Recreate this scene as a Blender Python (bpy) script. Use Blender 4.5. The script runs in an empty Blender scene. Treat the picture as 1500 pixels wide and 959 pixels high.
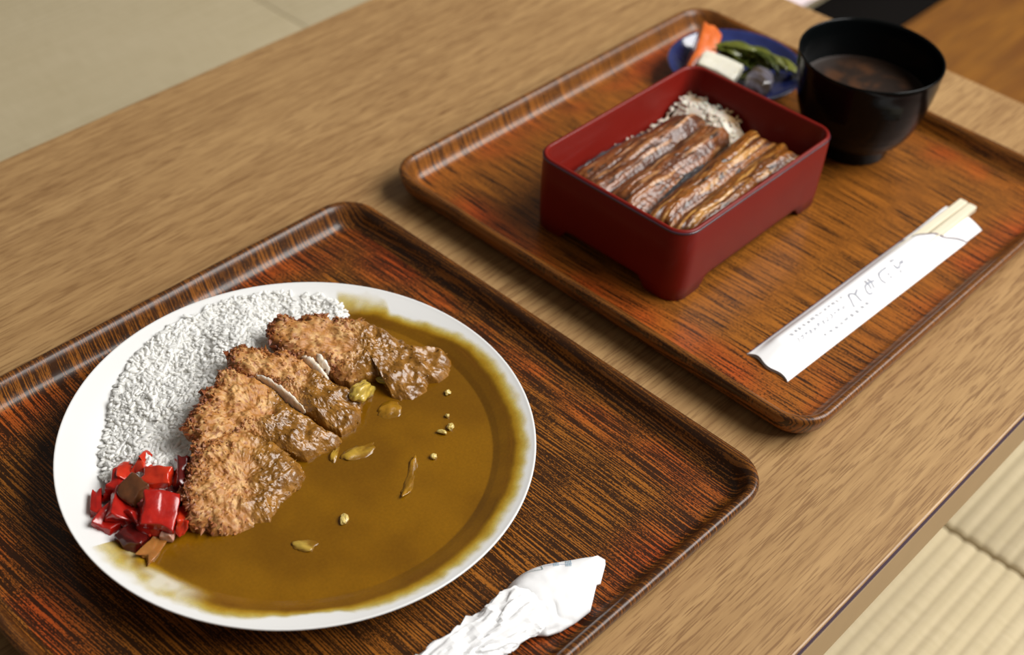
import bpy, bmesh, math, random
import numpy as np
from mathutils import Vector, Matrix, noise as mnoise

S = bpy.context.scene
COL = S.collection

# ------------------------------------------------------------------ camera
cd = bpy.data.cameras.new('camera'); cam = bpy.data.objects.new('camera', cd); COL.objects.link(cam)
cd.sensor_width = 36.0; cd.lens = 48.794; cd.clip_start = 0.02; cd.clip_end = 60
cam.matrix_world = Matrix(((0.68197, 0.458405, -0.569896, 0.0),
                           (-0.729562, 0.481292, -0.485899, 0.0),
                           (0.051548, 0.747143, 0.662662, 0.565082),
                           (0, 0, 0, 1)))
cd.dof.use_dof = True; cd.dof.focus_distance = 0.735; cd.dof.aperture_fstop = 6.3
S.camera = cam
# ------------------------------------------------------------------ light, exposure
S.view_settings.view_transform = 'Standard'; S.view_settings.look = 'None'
S.view_settings.exposure = 0.0; S.view_settings.gamma = 1.0; S.view_settings.use_curve_mapping = False
S.cycles.use_denoising = True
S.cycles.max_bounces = 10; S.cycles.diffuse_bounces = 7; S.cycles.transparent_max_bounces = 12
w = bpy.data.worlds.new('room_light'); S.world = w; w.use_nodes = True
w.node_tree.nodes['Background'].inputs[0].default_value = (1.0, 0.90, 0.78, 1)
w.node_tree.nodes['Background'].inputs[1].default_value = 0.14

def area(name, loc, target, sx, sy, power, color):
    l = bpy.data.lights.new(name, 'AREA'); l.shape = 'RECTANGLE'; l.size = sx; l.size_y = sy
    l.energy = power; l.color = color
    o = bpy.data.objects.new(name, l); COL.objects.link(o); o.location = loc
    o.rotation_euler = (Vector(target) - Vector(loc)).to_track_quat('-Z', 'Y').to_euler()
    return o
area('window_light', (1.75, -0.95, 1.95), (0.45, 0.35, 0.0), 2.3, 1.5, 124, (1.0, 0.985, 0.955))

# ------------------------------------------------------------------ helpers
def tag(o, label=None, cat=None, group=None, kind=None):
    if label: o['label'] = label
    if cat: o['category'] = cat
    if group: o['group'] = group
    if kind: o['kind'] = kind
    return o
def thing(name, loc, label, cat, group=None):
    o = bpy.data.objects.new(name, None); COL.objects.link(o); o.location = loc; o.empty_display_size = 0.02
    return tag(o, label, cat, group)
def origin(o):
    p = Vector((0, 0, 0))
    while o is not None: p = p + o.location; o = o.parent
    return p
def make(name, V, F, mat, parent=None, loc=None, smooth=True, cols=None, attrs=None):
    """V in world metres; the object's own origin is loc (top level) or its parent's"""
    V = np.asarray(V, float)
    base = np.array(loc if loc is not None else (origin(parent) if parent else (0, 0, 0)), float)
    me = bpy.data.meshes.new(name); me.from_pydata((V - base).tolist(), [], [list(map(int, f)) for f in F]); me.update()
    if smooth: me.polygons.foreach_set('use_smooth', [True] * len(me.polygons))
    if cols is not None:
        a = me.color_attributes.new('Col', 'FLOAT_COLOR', 'POINT')
        c = np.ones((len(V), 4)); c[:, :3] = cols; a.data.foreach_set('color', c.ravel())
    for k, v in (attrs or {}).items():
        a = me.attributes.new(k, 'FLOAT', 'POINT'); a.data.foreach_set('value', np.asarray(v, float))
    me.materials.append(mat)
    o = bpy.data.objects.new(name, me); COL.objects.link(o)
    if parent: o.parent = parent
    if loc is not None and not parent: o.location = loc
    elif loc is not None: o.location = Vector(loc) - origin(parent)
    return o
def bm_make(name, bm, mat, parent=None, loc=None, smooth=True, cols=None):
    bm.verts.ensure_lookup_table(); bm.verts.index_update()
    V = [v.co[:] for v in bm.verts]; F = [[v.index for v in f.verts] for f in bm.faces]; bm.free()
    return make(name, V, F, mat, parent, loc, smooth, cols)
def box(bm, c, s, rz=0.0, bevel=0.0, seg=2):
    m = Matrix.Translation(c) @ Matrix.Rotation(rz, 4, 'Z') @ Matrix.Diagonal((s[0], s[1], s[2], 1))
    r = bmesh.ops.create_cube(bm, size=1.0, matrix=m)
    if bevel:
        es = list({e for v in r['verts'] for e in v.link_edges})
        bmesh.ops.bevel(bm, geom=es, offset=bevel, segments=seg, affect='EDGES', profile=0.5)
def loft(rings, close=True, cap0=False, cap1=False):
    """rings: list of (n,3) arrays -> V, F"""
    n = len(rings[0]); V = np.concatenate(rings); F = []
    for k in range(len(rings) - 1):
        a, b = k * n, (k + 1) * n
        for i in range(n if close else n - 1):
            j = (i + 1) % n; F.append((a + i, a + j, b + j, b + i))
    if cap0: F.append(tuple(range(n))[::-1])
    if cap1: F.append(tuple((len(rings) - 1) * n + i for i in range(n)))
    return V, F
def lathe(profile, c, n=96):
    t = np.linspace(0, 2 * np.pi, n, endpoint=False)
    rings = [np.stack([c[0] + r * np.cos(t), c[1] + r * np.sin(t), np.full(n, c[2] + z)], 1) for r, z in profile]
    return loft(rings)
def rrect(hx, hy, r, n=10, m=24):
    """rounded rectangle loop, ccw, m points per straight side, n per corner"""
    pts = []
    r = max(r, 1e-4)
    cs = [(hx - r, hy - r, 0), (-hx + r, hy - r, 90), (-hx + r, -hy + r, 180), (hx - r, -hy + r, 270)]
    for k, (cx, cy, a0) in enumerate(cs):
        for i in range(n + 1):
            a = math.radians(a0 + 90 * i / n); pts.append((cx + r * math.cos(a), cy + r * math.sin(a)))
        nx = cs[(k + 1) % 4]; a = math.radians(a0 + 90)
        p0 = np.array(pts[-1]); a1 = math.radians(nx[2]); p1 = np.array((nx[0] + r * math.cos(a1), nx[1] + r * math.sin(a1)))
        for i in range(1, m): pts.append(tuple(p0 + (p1 - p0) * i / m))
    return np.array(pts)
def fbm(p, octaves=4, h=1.0, lac=2.0):
    return mnoise.fractal(Vector(p), h, lac, octaves)
def fbmv(P, scale, octaves=3, off=0.0):
    return np.array([mnoise.fractal(Vector((x * scale + off, y * scale + off * 1.7, z * scale - off)), 1.0, 2.0, octaves) for x, y, z in P])
def resample(pts, n, closed=True):
    P = np.asarray(pts, float)
    if closed: P = np.vstack([P, P[:1]])
    d = np.r_[0, np.cumsum(np.linalg.norm(np.diff(P, axis=0), axis=1))]
    t = np.linspace(0, d[-1], n, endpoint=not closed)
    return np.stack([np.interp(t, d, P[:, k]) for k in range(P.shape[1])], 1)
def inside(P, poly):
    x, y = P[:, 0], P[:, 1]; res = np.zeros(len(P), bool); n = len(poly)
    for i in range(n):
        x0, y0 = poly[i][:2]; x1, y1 = poly[(i + 1) % n][:2]
        c = ((y0 > y) != (y1 > y)) & (x < (x1 - x0) * (y - y0) / (y1 - y0 + 1e-15) + x0)
        res ^= c
    return res
def pdist(P, poly, closed=True):
    poly = np.asarray(poly)[:, :2]; best = np.full(len(P), 1e9); n = len(poly)
    for i in range(n if closed else n - 1):
        a, b = poly[i], poly[(i + 1) % n]; d = b - a; L = d @ d + 1e-18
        t = np.clip(((P[:, :2] - a) @ d) / L, 0, 1)
        best = np.minimum(best, np.linalg.norm(P[:, :2] - a - t[:, None] * d, axis=1))
    return best
def sst(a, b, x):
    t = np.clip((np.asarray(x, float) - a) / (b - a), 0, 1); return t * t * (3 - 2 * t)
def lerp(a, b, t):
    t = np.asarray(t)[..., None]; return np.asarray(a) * (1 - t) + np.asarray(b) * t

# ------------------------------------------------------------------ node materials
class G:
    def __init__(s, name):
        s.m = bpy.data.materials.new(name); s.m.use_nodes = True; s.t = s.m.node_tree; s.n = s.t.nodes
        s.b = s.n['Principled BSDF']; s.out = s.n['Material Output']
    def node(s, kind, **kw):
        x = s.n.new(kind)
        for k, v in kw.items(): setattr(x, k, v)
        return x
    def put(s, sock, v):
        if isinstance(v, bpy.types.NodeSocket): s.t.links.new(v, sock)
        else: sock.default_value = v
    def set(s, **kw):
        for k, v in kw.items():
            k = k.replace('_', ' '); s.put(s.b.inputs[{'Base': 'Base Color', 'SSS': 'Subsurface Weight', 'SSR': 'Subsurface Radius', 'SSScale': 'Subsurface Scale', 'Coat': 'Coat Weight', 'CoatR': 'Coat Roughness', 'Spec': 'Specular IOR Level'}.get(k, k)], v)
        return s
    def obj(s, scale=(1, 1, 1), vec=None):
        if vec is None: vec = s.node('ShaderNodeTexCoord').outputs['Object']
        mp = s.node('ShaderNodeMapping'); s.put(mp.inputs['Vector'], vec); mp.inputs['Scale'].default_value = scale
        return mp.outputs[0]
    def noise(s, vec, scale=1.0, detail=3, rough=0.55, dist=0.0):
        x = s.node('ShaderNodeTexNoise'); s.put(x.inputs['Vector'], vec); x.inputs['Scale'].default_value = scale
        x.inputs['Detail'].default_value = detail; x.inputs['Roughness'].default_value = rough; x.inputs['Distortion'].default_value = dist
        return x.outputs[0]
    def ramp(s, fac, stops, interp='LINEAR'):
        x = s.node('ShaderNodeValToRGB'); s.put(x.inputs[0], fac); r = x.color_ramp; r.interpolation = interp
        while len(r.elements) < len(stops): r.elements.new(0.5)
        for e, (p, c) in zip(r.elements, stops):
            e.position = p; e.color = (c, c, c, 1) if isinstance(c, (int, float)) else (*c, 1)
        return x.outputs[0]
    def mix(s, f, a, b, mode='MIX'):
        x = s.node('ShaderNodeMix', data_type='RGBA', blend_type=mode)
        s.put(x.inputs[0], f)
        for sock, v in ((x.inputs[6], a), (x.inputs[7], b)):
            s.put(sock, v if isinstance(v, bpy.types.NodeSocket) else (*v, 1))
        return x.outputs[2]
    def math(s, op, a, b=0.0, c=None):
        x = s.node('ShaderNodeMath', operation=op); s.put(x.inputs[0], a); s.put(x.inputs[1], b)
        if c is not None: s.put(x.inputs[2], c)
        return x.outputs[0]
    def bump(s, h, strength=0.3, dist=0.001):
        x = s.node('ShaderNodeBump'); s.put(x.inputs['Height'], h); x.inputs['Strength'].default_value = strength
        x.inputs['Distance'].default_value = dist; s.put(s.b.inputs['Normal'], x.outputs[0]); return s
    def attr(s, name, out='Fac'):
        x = s.node('ShaderNodeAttribute'); x.attribute_name = name; return x.outputs[out]

def plain(name, col, rough=0.5, coat=0.0, spec=0.5, var=0.12, vscale=300, bump=0.0, sss=0.0, metal=0.0):
    g = G(name); n = g.noise(g.obj(), vscale, 3)
    c = g.mix(n, [x * (1 - var) for x in col], [min(1, x * (1 + var)) for x in col])
    g.set(Base=c, Roughness=rough, Coat=coat, CoatR=0.08, Spec=spec, Metallic=metal)
    if bump: g.bump(n, bump, 0.0006)
    if sss: g.set(SSS=sss, SSR=(0.9, 0.7, 0.4), SSScale=0.004)
    return g.m
def vcol(name, rough=0.5, coat=0.0, rough_attr=None, sss=0.0, ssr=(1, .5, .2), sscale=0.003, var=0.25, vscale=900, bump=0.25, bdist=0.0006, spec=0.5):
    g = G(name); n = g.noise(g.obj(), vscale, 4)
    c = g.attr('Col', 'Color')
    c = g.mix(1.0, c, g.ramp(n, [(0.25, 1 - var), (0.75, 1 + var * .6)]), 'MULTIPLY')
    g.set(Base=c, Roughness=rough, Coat=coat, CoatR=0.12, Spec=spec)
    if rough_attr:
        a = g.attr(rough_attr); g.set(Roughness=g.math('MULTIPLY_ADD', a, -0.26, rough)); g.set(Coat=g.math('MULTIPLY', a, coat))
    if sss: g.set(SSS=sss, SSR=ssr, SSScale=sscale)
    if bump: g.bump(n, bump, bdist)
    return g.m

def table_wood():
    g = G('oak_laminate')
    o = g.node('ShaderNodeTexCoord').outputs['Object']
    wv = g.noise(g.obj((4, 22, 1), o), 1, 2)
    big = g.noise(g.obj((1.6, 26, 1), o), 1, 3)
    st = g.noise(g.obj((9, 190, 1), o), 1, 3, .6)
    ds = g.noise(g.obj((50, 1050, 1), o), 1, 2, .55)
    c = g.mix(big, (0.375, 0.214, 0.083), (0.475, 0.293, 0.127))
    c = g.mix(g.ramp(st, [(0.30, 0.75), (0.62, 0.0)]), c, (0.275, 0.148, 0.056))
    c = g.mix(g.math('MULTIPLY', g.ramp(ds, [(0.50, 0.0), (0.62, 0.72)]), g.ramp(wv, [(0.3, 0.5), (0.6, 1.0)])), c, (0.165, 0.075, 0.026))
    g.set(Base=c, Roughness=0.40, Spec=0.45)
    return g.bump(ds, 0.06, 0.0003).m
def tray_wood(name, seed, dark):
    g = G(name)
    o = g.node('ShaderNodeTexCoord').outputs['Object']
    mv = g.node('ShaderNodeVectorMath', operation='ADD'); g.put(mv.inputs[0], o); mv.inputs[1].default_value = (seed, seed * .7, 0)
    p = mv.outputs[0]
    wv = g.noise(g.obj((7, 3.2, 1), p), 1, 1)
    sx = g.node('ShaderNodeSeparateXYZ'); g.put(sx.inputs[0], p)
    x2 = g.math('MULTIPLY_ADD', wv, 0.034, sx.outputs[0])
    cx = g.node('ShaderNodeCombineXYZ'); g.put(cx.inputs[0], x2); g.put(cx.inputs[1], sx.outputs[1])
    q = cx.outputs[0]
    ln = g.noise(g.obj((1150, 22, 1), q), 1, 3, .62)
    fine = g.noise(g.obj((1900, 620, 1), q), 1, 2, .6)
    big = g.noise(g.obj((9, 6, 1), p), 1, 3)
    lines = g.ramp(g.math('MULTIPLY_ADD', fine, 0.34, g.math('MULTIPLY', ln, 0.76)), [(dark - 0.012, 1.0), (dark + 0.028, 0.0)])
    so = g.node('ShaderNodeSeparateXYZ'); g.put(so.inputs[0], o)
    edge = g.math('MAXIMUM', g.math('ABSOLUTE', so.outputs[0]), g.math('ABSOLUTE', so.outputs[1]))
    em = g.ramp(g.math('MULTIPLY_ADD', g.math('SUBTRACT', big, 0.5), 0.03, edge), [(0.0, 0.0), (0.128, 0.0), (0.150, 0.85), (0.158, 0.8), (0.166, 0.0)])
    brk = g.ramp(g.noise(g.obj((14, 14, 1), p), 1, 2), [(0.40, 0.15), (0.62, 1.0)])
    hi = g.math('LESS_THAN', so.outputs[2], 0.0075)
    em = g.math('MULTIPLY', g.math('MULTIPLY', em, brk), hi)
    c = g.mix(big, (0.260, 0.080, 0.010), (0.360, 0.128, 0.015))
    c = g.mix(em, c, (0.44, 0.062, 0.010))
    c = g.mix(g.math('MULTIPLY', lines, 0.94), c, (0.014, 0.005, 0.002))
    up = g.ramp(so.outputs[2], [(0.0, 0.0), (0.009, 0.0), (0.019, 0.45)])
    c = g.mix(up, c, (0.07, 0.024, 0.007))
    g.set(Base=c, Roughness=0.36, Coat=0.22, CoatR=0.16, Spec=0.28)
    return g.bump(lines, 0.12, -0.0003).m
def tatami_mat_material():
    g = G('tatami_straw')
    o = g.node('ShaderNodeTexCoord').outputs['Object']
    big = g.noise(g.obj((6, 9, 1), o), 1, 3)
    th = g.noise(g.obj((800, 30, 1), o), 1, 2)
    rb = g.noise(g.obj((4, 260, 1), o), 1, 2)
    c = g.mix(big, (0.53, 0.44, 0.275), (0.60, 0.51, 0.345))
    c = g.mix(g.ramp(th, [(0.35, 0.35), (0.6, 0.0)]), c, (0.37, 0.30, 0.17))
    c = g.mix(g.ramp(rb, [(0.35, 0.3), (0.6, 0.0)]), c, (0.40, 0.33, 0.19))
    g.set(Base=c, Roughness=0.85, Spec=0.12)
    return g.bump(th, 0.2, 0.0006).m
def dark_board():
    g = G('dark_board')
    o = g.node('ShaderNodeTexCoord').outputs['Object']
    a = g.noise(g.obj((3, 14, 1), o), 1, 3, .6, 1.2); b = g.noise(g.obj((14, 190, 1), o), 1, 3)
    c = g.mix(g.ramp(a, [(0.3, 0), (0.7, 1)]), (0.175, 0.058, 0.006), (0.31, 0.125, 0.014))
    c = g.mix(g.ramp(b, [(0.35, 0.5), (0.6, 0)]), c, (0.10, 0.035, 0.008))
    g.set(Base=c, Roughness=0.45); return g.m

# ------------------------------------------------------------------ setting and furniture
M_TABLE = table_wood(); M_TATAMI = tatami_mat_material(); M_BOARD = dark_board()
M_BAND = plain('edge_band', (0.36, 0.235, 0.12), 0.5, var=0.06, vscale=60)
M_SEAM = plain('seam_strip', (0.055, 0.03, 0.045), 0.3)
FZ = -0.33
bm = bmesh.new(); box(bm, (0.8, 0.6, FZ - 0.045), (6.4, 6.4, 0.05))
floor = bm_make('floor', bm, M_TATAMI, loc=(0.8, 0.6, FZ - 0.02), smooth=False); floor['kind'] = 'structure'
def tatami(x0, x1, y0, y1, fine):
    """a straw mat whose woven ribs run along x"""
    g = 0.0022 if y1 < 0.9 else 0.0005; x0 += g; x1 -= g; y0 += g; y1 -= g
    pitch = 0.0135 if fine else 0.03; nr = int((y1 - y0) / pitch); per = 6 if fine else 1
    ys = np.linspace(y0, y1, nr * per + 1); ph = (ys - y0) / (y1 - y0) * nr
    zs = FZ - (0.0022 if y1 < 0.9 else 0.0006) * (1 - np.abs(np.sin(ph * np.pi))) ** 1.6 if fine else np.full(len(ys), FZ)
    zs[0] = zs[-1] = FZ - 0.004
    ys = np.r_[y0, ys, y1]; zs = np.r_[FZ - 0.019, zs, FZ - 0.019]
    V = []; F = []; xs = [x0, x0 + 0.004, (x0 + x1) / 2, x1 - 0.004, x1]; n = len(ys)
    for k, x in enumerate(xs):
        dz = (-0.003 if y1 < 0.9 else -0.0008) if k in (0, 4) else 0.0
        V += [(x, y, z + (dz if 0 < i < n - 1 else 0)) for i, (y, z) in enumerate(zip(ys, zs))]
    for k in range(4):
        for i in range(n - 1): F.append((k * n + i, (k + 1) * n + i, (k + 1) * n + i + 1, k * n + i + 1))
    F.append([i for i in range(n)]); F.append([4 * n + i for i in range(n)][::-1])
    return make('tatami_mat', V, F, M_TATAMI, parent=floor, loc=((x0 + x1) / 2, (y0 + y1) / 2, FZ - 0.0195))
for (a, b, c, d) in ((-0.905, -0.025, -1.51, -0.63), (-0.025, 0.855, -1.51, -0.63), (-0.905, -0.025, -0.63, 0.40), (-0.025, 0.855, -0.63, 0.40),
                     (-0.76, 0.120, 0.40, 1.58), (0.120, 0.999, 0.40, 1.58), (0.855, 1.30, -0.63, 0.40), (0.855, 1.30, -1.51, -0.63), (0.999, 1.30, 0.40, 0.82),
                     (0.999, 1.879, 0.82, 1.58), (-0.605, 0.275, 1.58, 2.46), (0.275, 1.155, 1.58, 2.46), (1.155, 2.035, 1.58, 2.46), (2.035, 2.9, 1.58, 2.46), (1.879, 2.9, 0.82, 1.58)):
    tatami(a, b, c, d, True)
for k in range(7):      # boarded strip of floor beyond the table end
    bm = bmesh.new(); y0 = -1.51 + k * 0.3171; box(bm, (2.15, y0 + 0.1585, FZ - 0.0095), (1.70, 0.3160, 0.019), bevel=0.0012, seg=1)
    bm_make('floor_board', bm, M_BOARD, floor, (2.15, y0 + 0.1585, FZ), smooth=False)
bm = bmesh.new(); box(bm, (2.15, 0.764, FZ - 0.0075), (1.70, 0.108, 0.023), bevel=0.002)
tag(bm_make('trim_1', bm, plain('dark_sill', (0.004, 0.003, 0.0025), 0.8, spec=0.1), loc=(2.15, 0.764, FZ - 0.019), smooth=False), kind='structure')

TX0, TX1, TY0, TY1 = -0.62, 0.967, 0.1525, 0.7757
tb = thing('dining_table', (0.17, 0.464, FZ), 'long low oak-patterned table carrying both meal trays', 'table')
bm = bmesh.new(); box(bm, ((TX0 + TX1) / 2, (TY0 + TY1) / 2, -0.0165), (TX1 - TX0, TY1 - TY0, 0.033), bevel=0.0012, seg=2)
bm_make('table_top', bm, M_TABLE, tb, smooth=False)
bm = bmesh.new(); box(bm, ((TX0 + TX1) / 2, TY0 - 0.0006, -0.0185), (TX1 - TX0, 0.0016, 0.031), bevel=0.0004, seg=1)
tag(bm_make('edge_band', bm, M_BAND, tb, smooth=False), 'plain beige edge band along the front of the table')
bm = bmesh.new(); box(bm, ((TX0 + TX1) / 2, TY0 - 0.0004, -0.0019), (TX1 - TX0, 0.0020, 0.0013))
tag(bm_make('edge_seam', bm, M_SEAM, tb, smooth=False), 'thin dark purplish seam line')
for lx in (TX0 + 0.09, TX1 - 0.09):
    for ly in (TY0 + 0.24, TY1 - 0.14):
        bm = bmesh.new(); box(bm, (lx, ly, (FZ - 0.033) / 2), (0.05, 0.05, -FZ - 0.033), bevel=0.003)
        bm_make('leg', bm, M_TABLE, tb, smooth=False)
def cushion(c, sx, sy, h, mat, label):
    n = 24; V = []; F = []
    for side in (1, -1):
        for i in range(n + 1):
            for j in range(n + 1):
                u, v = i / n * 2 - 1, j / n * 2 - 1
                e = max(0.0, (1 - u ** 4) * (1 - v ** 4)) ** 0.4
                V.append((c[0] + u * sx / 2 * (1 - 0.03 * v * v), c[1] + v * sy / 2 * (1 - 0.03 * u * u), FZ + h / 2 + side * h / 2 * e))
    o = (n + 1) ** 2
    for i in range(n):
        for j in range(n):
            a = i * (n + 1) + j
            F.append((a, a + n + 1, a + n + 2, a + 1)); F.append((o + a, o + a + 1, o + a + n + 2, o + a + n + 1))
    return tag(make('floor_cushion', V, F, mat, loc=(c[0], c[1], FZ)), label, 'cushion')
cushion((1.74, 1.02, 0), 0.78, 0.44, 0.06, plain('pale_pink_cloth', (0.72, 0.60, 0.62), 0.8), 'pale pinkish floor cushion at the top edge, beyond the table end')
# ------------------------------------------------------------------ trays
TH = 0.0065            # height of a tray's inside floor above the table
def tray(c, rz, mat, label):
    t = thing('serving_tray', (c[0], c[1], 0.0), label, 'tray'); t.rotation_euler = (0, 0, rz)
    a, b, R0 = 0.1734, 0.1730, 0.024
    prof = [(0.016, 0.0004), (0.0145, 0.0), (0.009, 0.0012), (0.0035, 0.0075), (0.0006, 0.0150), (0.0, 0.0180), (0.0007, 0.0198), (0.0022, 0.0206), (0.0040, 0.0203),
            (0.0058, 0.0190), (0.0074, 0.0160), (0.0088, 0.0128), (0.0104, 0.0100), (0.0124, 0.0080), (0.0146, 0.0069), (0.0165, 0.0065)]
    rings = []
    for d, z in prof:
        p = rrect(a - d, b - d, max(R0 - d, 0.008), 12, 20); rings.append(np.c_[p, np.full(len(p), z)])
    V, F = loft(rings)
    def mk(name, V, F):
        o = make(name, V, F, mat); o.parent = t; return o
    mk('rim', V, F)
    p = rings[-1]; rs = [p, np.c_[p[:, :2] * 0.995, p[:, 2]], np.c_[p[:, :2] * 0.5, p[:, 2]]]
    bt = [np.c_[rings[0][:, :2] * 0.5, np.full(len(p), 0.0007)], rings[0]]
    V, F = loft(rs, cap1=True); nV = len(V); V2, F2 = loft(bt, cap0=True)
    mk('base_panel', np.vstack([V, V2]), F + [tuple(i + nV for i in f) for f in F2])
    return t
tray((0.3142, 0.3950), -0.0142, tray_wood('tray_wood_near', 0.0, 0.575), 'dark grained wooden tray under the white curry plate, nearer the camera')
tray((0.6975, 0.3967), -0.0068, tray_wood('tray_wood_far', 3.3, 0.525), 'dark grained wooden tray under the red box and black bowl')

# ------------------------------------------------------------------ plate
PC = np.array([0.3147, 0.4100])
PIN = [(0.0, 0.0070), (0.066, 0.0074), (0.080, 0.0088), (0.090, 0.0116), (0.098, 0.0155), (0.106, 0.0196), (0.114, 0.0228), (0.121, 0.0252), (0.1238, 0.0262)]
def plate_z(r):
    return TH + np.interp(r, [p[0] for p in PIN], [p[1] for p in PIN])
prof = [(0.0002, 0.0032), (0.056, 0.0032), (0.059, 0.0002), (0.064, 0.0), (0.067, 0.0030), (0.082, 0.0052), (0.096, 0.0112), (0.108, 0.0180), (0.118, 0.0226), (0.1238, 0.0247), (0.1249, 0.0256), (0.1250, 0.0262), (0.1246, 0.0266)]
rr = [0.1238, 0.122, 0.119, 0.1165, 0.114, 0.110, 0.106, 0.102, 0.098, 0.094, 0.090, 0.085, 0.080, 0.073, 0.066, 0.04, 0.0002]
V, F = lathe(prof + [(r, float(plate_z(r)) - TH) for r in rr], (PC[0], PC[1], TH), 144)
g = G('white_porcelain'); g.set(Base=g.mix(g.noise(g.obj(), 30, 2), (0.80, 0.80, 0.79), (0.84, 0.84, 0.83)), Roughness=0.16, Spec=0.5, Coat=0.3, CoatR=0.05)
M_WHITE = g.m
tag(make('dinner_plate', V, F, M_WHITE, loc=(PC[0], PC[1], TH)), 'large round white plate holding curry, rice and cutlet', 'plate')

# ------------------------------------------------------------------ curry sauce
POOL = TH + 0.0183
KLINE = np.array([(0.150, 0.452), (0.192, 0.437), (0.202, 0.424), (0.214, 0.412), (0.230, 0.414), (0.262, 0.418), (0.300, 0.420), (0.340, 0.425), (0.372, 0.440), (0.395, 0.462), (0.412, 0.487), (0.430, 0.53)])
def curry():
    na, nr = 420, 90
    A = np.radians(np.linspace(-186, 46, na))
    ad = np.degrees(A)
    Ro = np.interp(ad, [-186, -178, -172, -165, -158, -150, -143, -136, -128, -121, -118, -108, -90, -70, -50, -30, -10, 0, 8, 14, 19, 22, 25, 28, 32, 46],
                   [.1225, .1225, .1222, .1215, .1210, .1205, .1195, .1165, .1150, .1158, .1195, .1215, .1220, .1222, .1222, .1222, .1218, .1200, .1170, .1145, .1145, .1140, .1205, .1225, .1228, .1228])
    Rp = np.interp(ad, [-186, -165, -150, -125, -100, -60, 0, 12, 22, 46], [.108, .109, .1095, .1105, .1110, .1115, .1105, .1065, .1055, .105])
    nz = np.array([fbm((math.cos(a) * 9, math.sin(a) * 9, 2.0), 4) for a in A]); Ro = Ro + 0.0010 * nz
    nz2 = np.array([fbm((math.cos(a) * 5, math.sin(a) * 5, 7.0), 3) for a in A]); Rp = Rp + 0.0012 * nz2
    s = np.r_[np.linspace(0.02, 0.80, 40), np.linspace(0.806, 1.0, nr - 40)]
    R = Ro[:, None] * s[None, :]
    X = PC[0] + R * np.cos(A)[:, None]; Y = PC[1] + R * np.sin(A)[:, None]
    P = np.stack([X, Y, 0 * X], -1).reshape(-1, 3); R = R.ravel(); RO = np.repeat(Ro, nr); RP = np.repeat(Rp, nr)
    # which side of the cutlet line
    yk = np.interp(P[:, 0], KLINE[:, 0], KLINE[:, 1]); side = yk + 0.004 - P[:, 1]
    nf = fbmv(P, 160, 4, 1.0); nb = fbmv(P, 45, 3, 4.0)
    edge = np.clip((RO - R) / (RO - RP + 1e-4), 0, 1)            # 0 outer limit .. 1 pool edge
    AD = np.repeat(ad, nr)
    film = sst(0.0, 1.0, edge + 0.16 * nf * (1 - edge) + 0.28 * nb * (1 - edge))
    stain = np.maximum(sst(21, 26, AD) * sst(0.104, 0.112, R), sst(-150, -164, AD) * sst(0.100, 0.108, R)); film = film * (1 - 0.72 * stain * np.clip(0.75 - 1.3 * nb, 0.1, 1))
    al = (1 - 0.75 * stain * np.clip(0.45 - 1.6 * nb, 0, 1)) * sst(0.0, 0.55, edge + 0.10 * nf + 0.10 * nb) * sst(-0.003, 0.001, side + 0.0015 * nb)
    Z = np.maximum(POOL + 0 * R, plate_z(R) + 0.00012 + 0.0005 * film)
    Z = np.where(R < RP, np.maximum(Z, POOL), Z) + 0.00022 * nb * (R < RP)
    P[:, 2] = Z
    deep = lerp((0.168, 0.070, 0.0014), (0.222, 0.096, 0.0020), sst(-0.5, 0.6, fbmv(P, 26, 3, 9.0)))
    ring = np.exp(-((R - RP - 0.0005) / 0.0022) ** 2) * np.clip(0.45 + 0.9 * nb, 0, 1)
    col = lerp((0.64, 0.50, 0.10), (0.36, 0.195, 0.008), sst(0.10, 0.80, film))
    col = lerp(col, deep, sst(0.75, 1.0, film)); col = lerp(col, (0.15, 0.055, 0.002), 0.6 * ring)
    F = []
    keep = (side > -0.006)
    for i in range(na - 1):
        for j in range(nr - 1):
            q = (i * nr + j, i * nr + j + 1, (i + 1) * nr + j + 1, (i + 1) * nr + j)
            if all(keep[k] for k in q): F.append(q)
    g = G('curry_roux')
    c = g.attr('Col', 'Color'); sp = g.noise(g.obj(), 700, 3)
    c = g.mix(1.0, c, g.ramp(sp, [(0.3, 0.90), (0.7, 1.06)]), 'MULTIPLY')
    g.set(Base=c, Roughness=0.22, Spec=0.5, Alpha=g.attr('cover')); g.set(SSS=0.12, SSR=(1.0, 0.5, 0.1), SSScale=0.003)
    g.bump(g.noise(g.obj(), 260, 3), 0.05, 0.0006)
    o = make('curry_sauce', P, F, g.m, loc=(PC[0], PC[1], TH + 0.008), cols=col, attrs={'cover': al})
    return tag(o, 'pool of yellow-brown curry sauce filling the right side of the white plate', 'sauce')
curry()

# ------------------------------------------------------------------ rice
def rice_material(name, a, b):
    g = G(name); n = g.noise(g.obj(), 220, 2)
    g.set(Base=g.mix(n, a, b), Roughness=0.48, Spec=0.35, SSS=0.3, SSR=(1.0, 0.92, 0.8), SSScale=0.006); return g.m
M_RICE = rice_material('rice_white', (0.90, 0.885, 0.83), (0.95, 0.94, 0.90))
def grain_mesh():
    V = []; F = []; nu, nv = 5, 6
    V.append((-1, 0, 0))
    for i in range(1, nu):
        a = math.pi * i / nu; x = -math.cos(a); r = math.sin(a) ** 0.8
        for j in range(nv):
            t = 2 * math.pi * j / nv; V.append((x, r * math.cos(t), r * math.sin(t)))
    V.append((1, 0, 0)); e = len(V) - 1
    for j in range(nv):
        k = (j + 1) % nv; F.append((0, 1 + k, 1 + j)); F.append((e, 1 + (nu - 2) * nv + j, 1 + (nu - 2) * nv + k))
        for i in range(nu - 2): a = 1 + i * nv; F.append((a + j, a + k, a + nv + k, a + nv + j))
    return np.array(V), F
GV, GF = grain_mesh()
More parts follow.
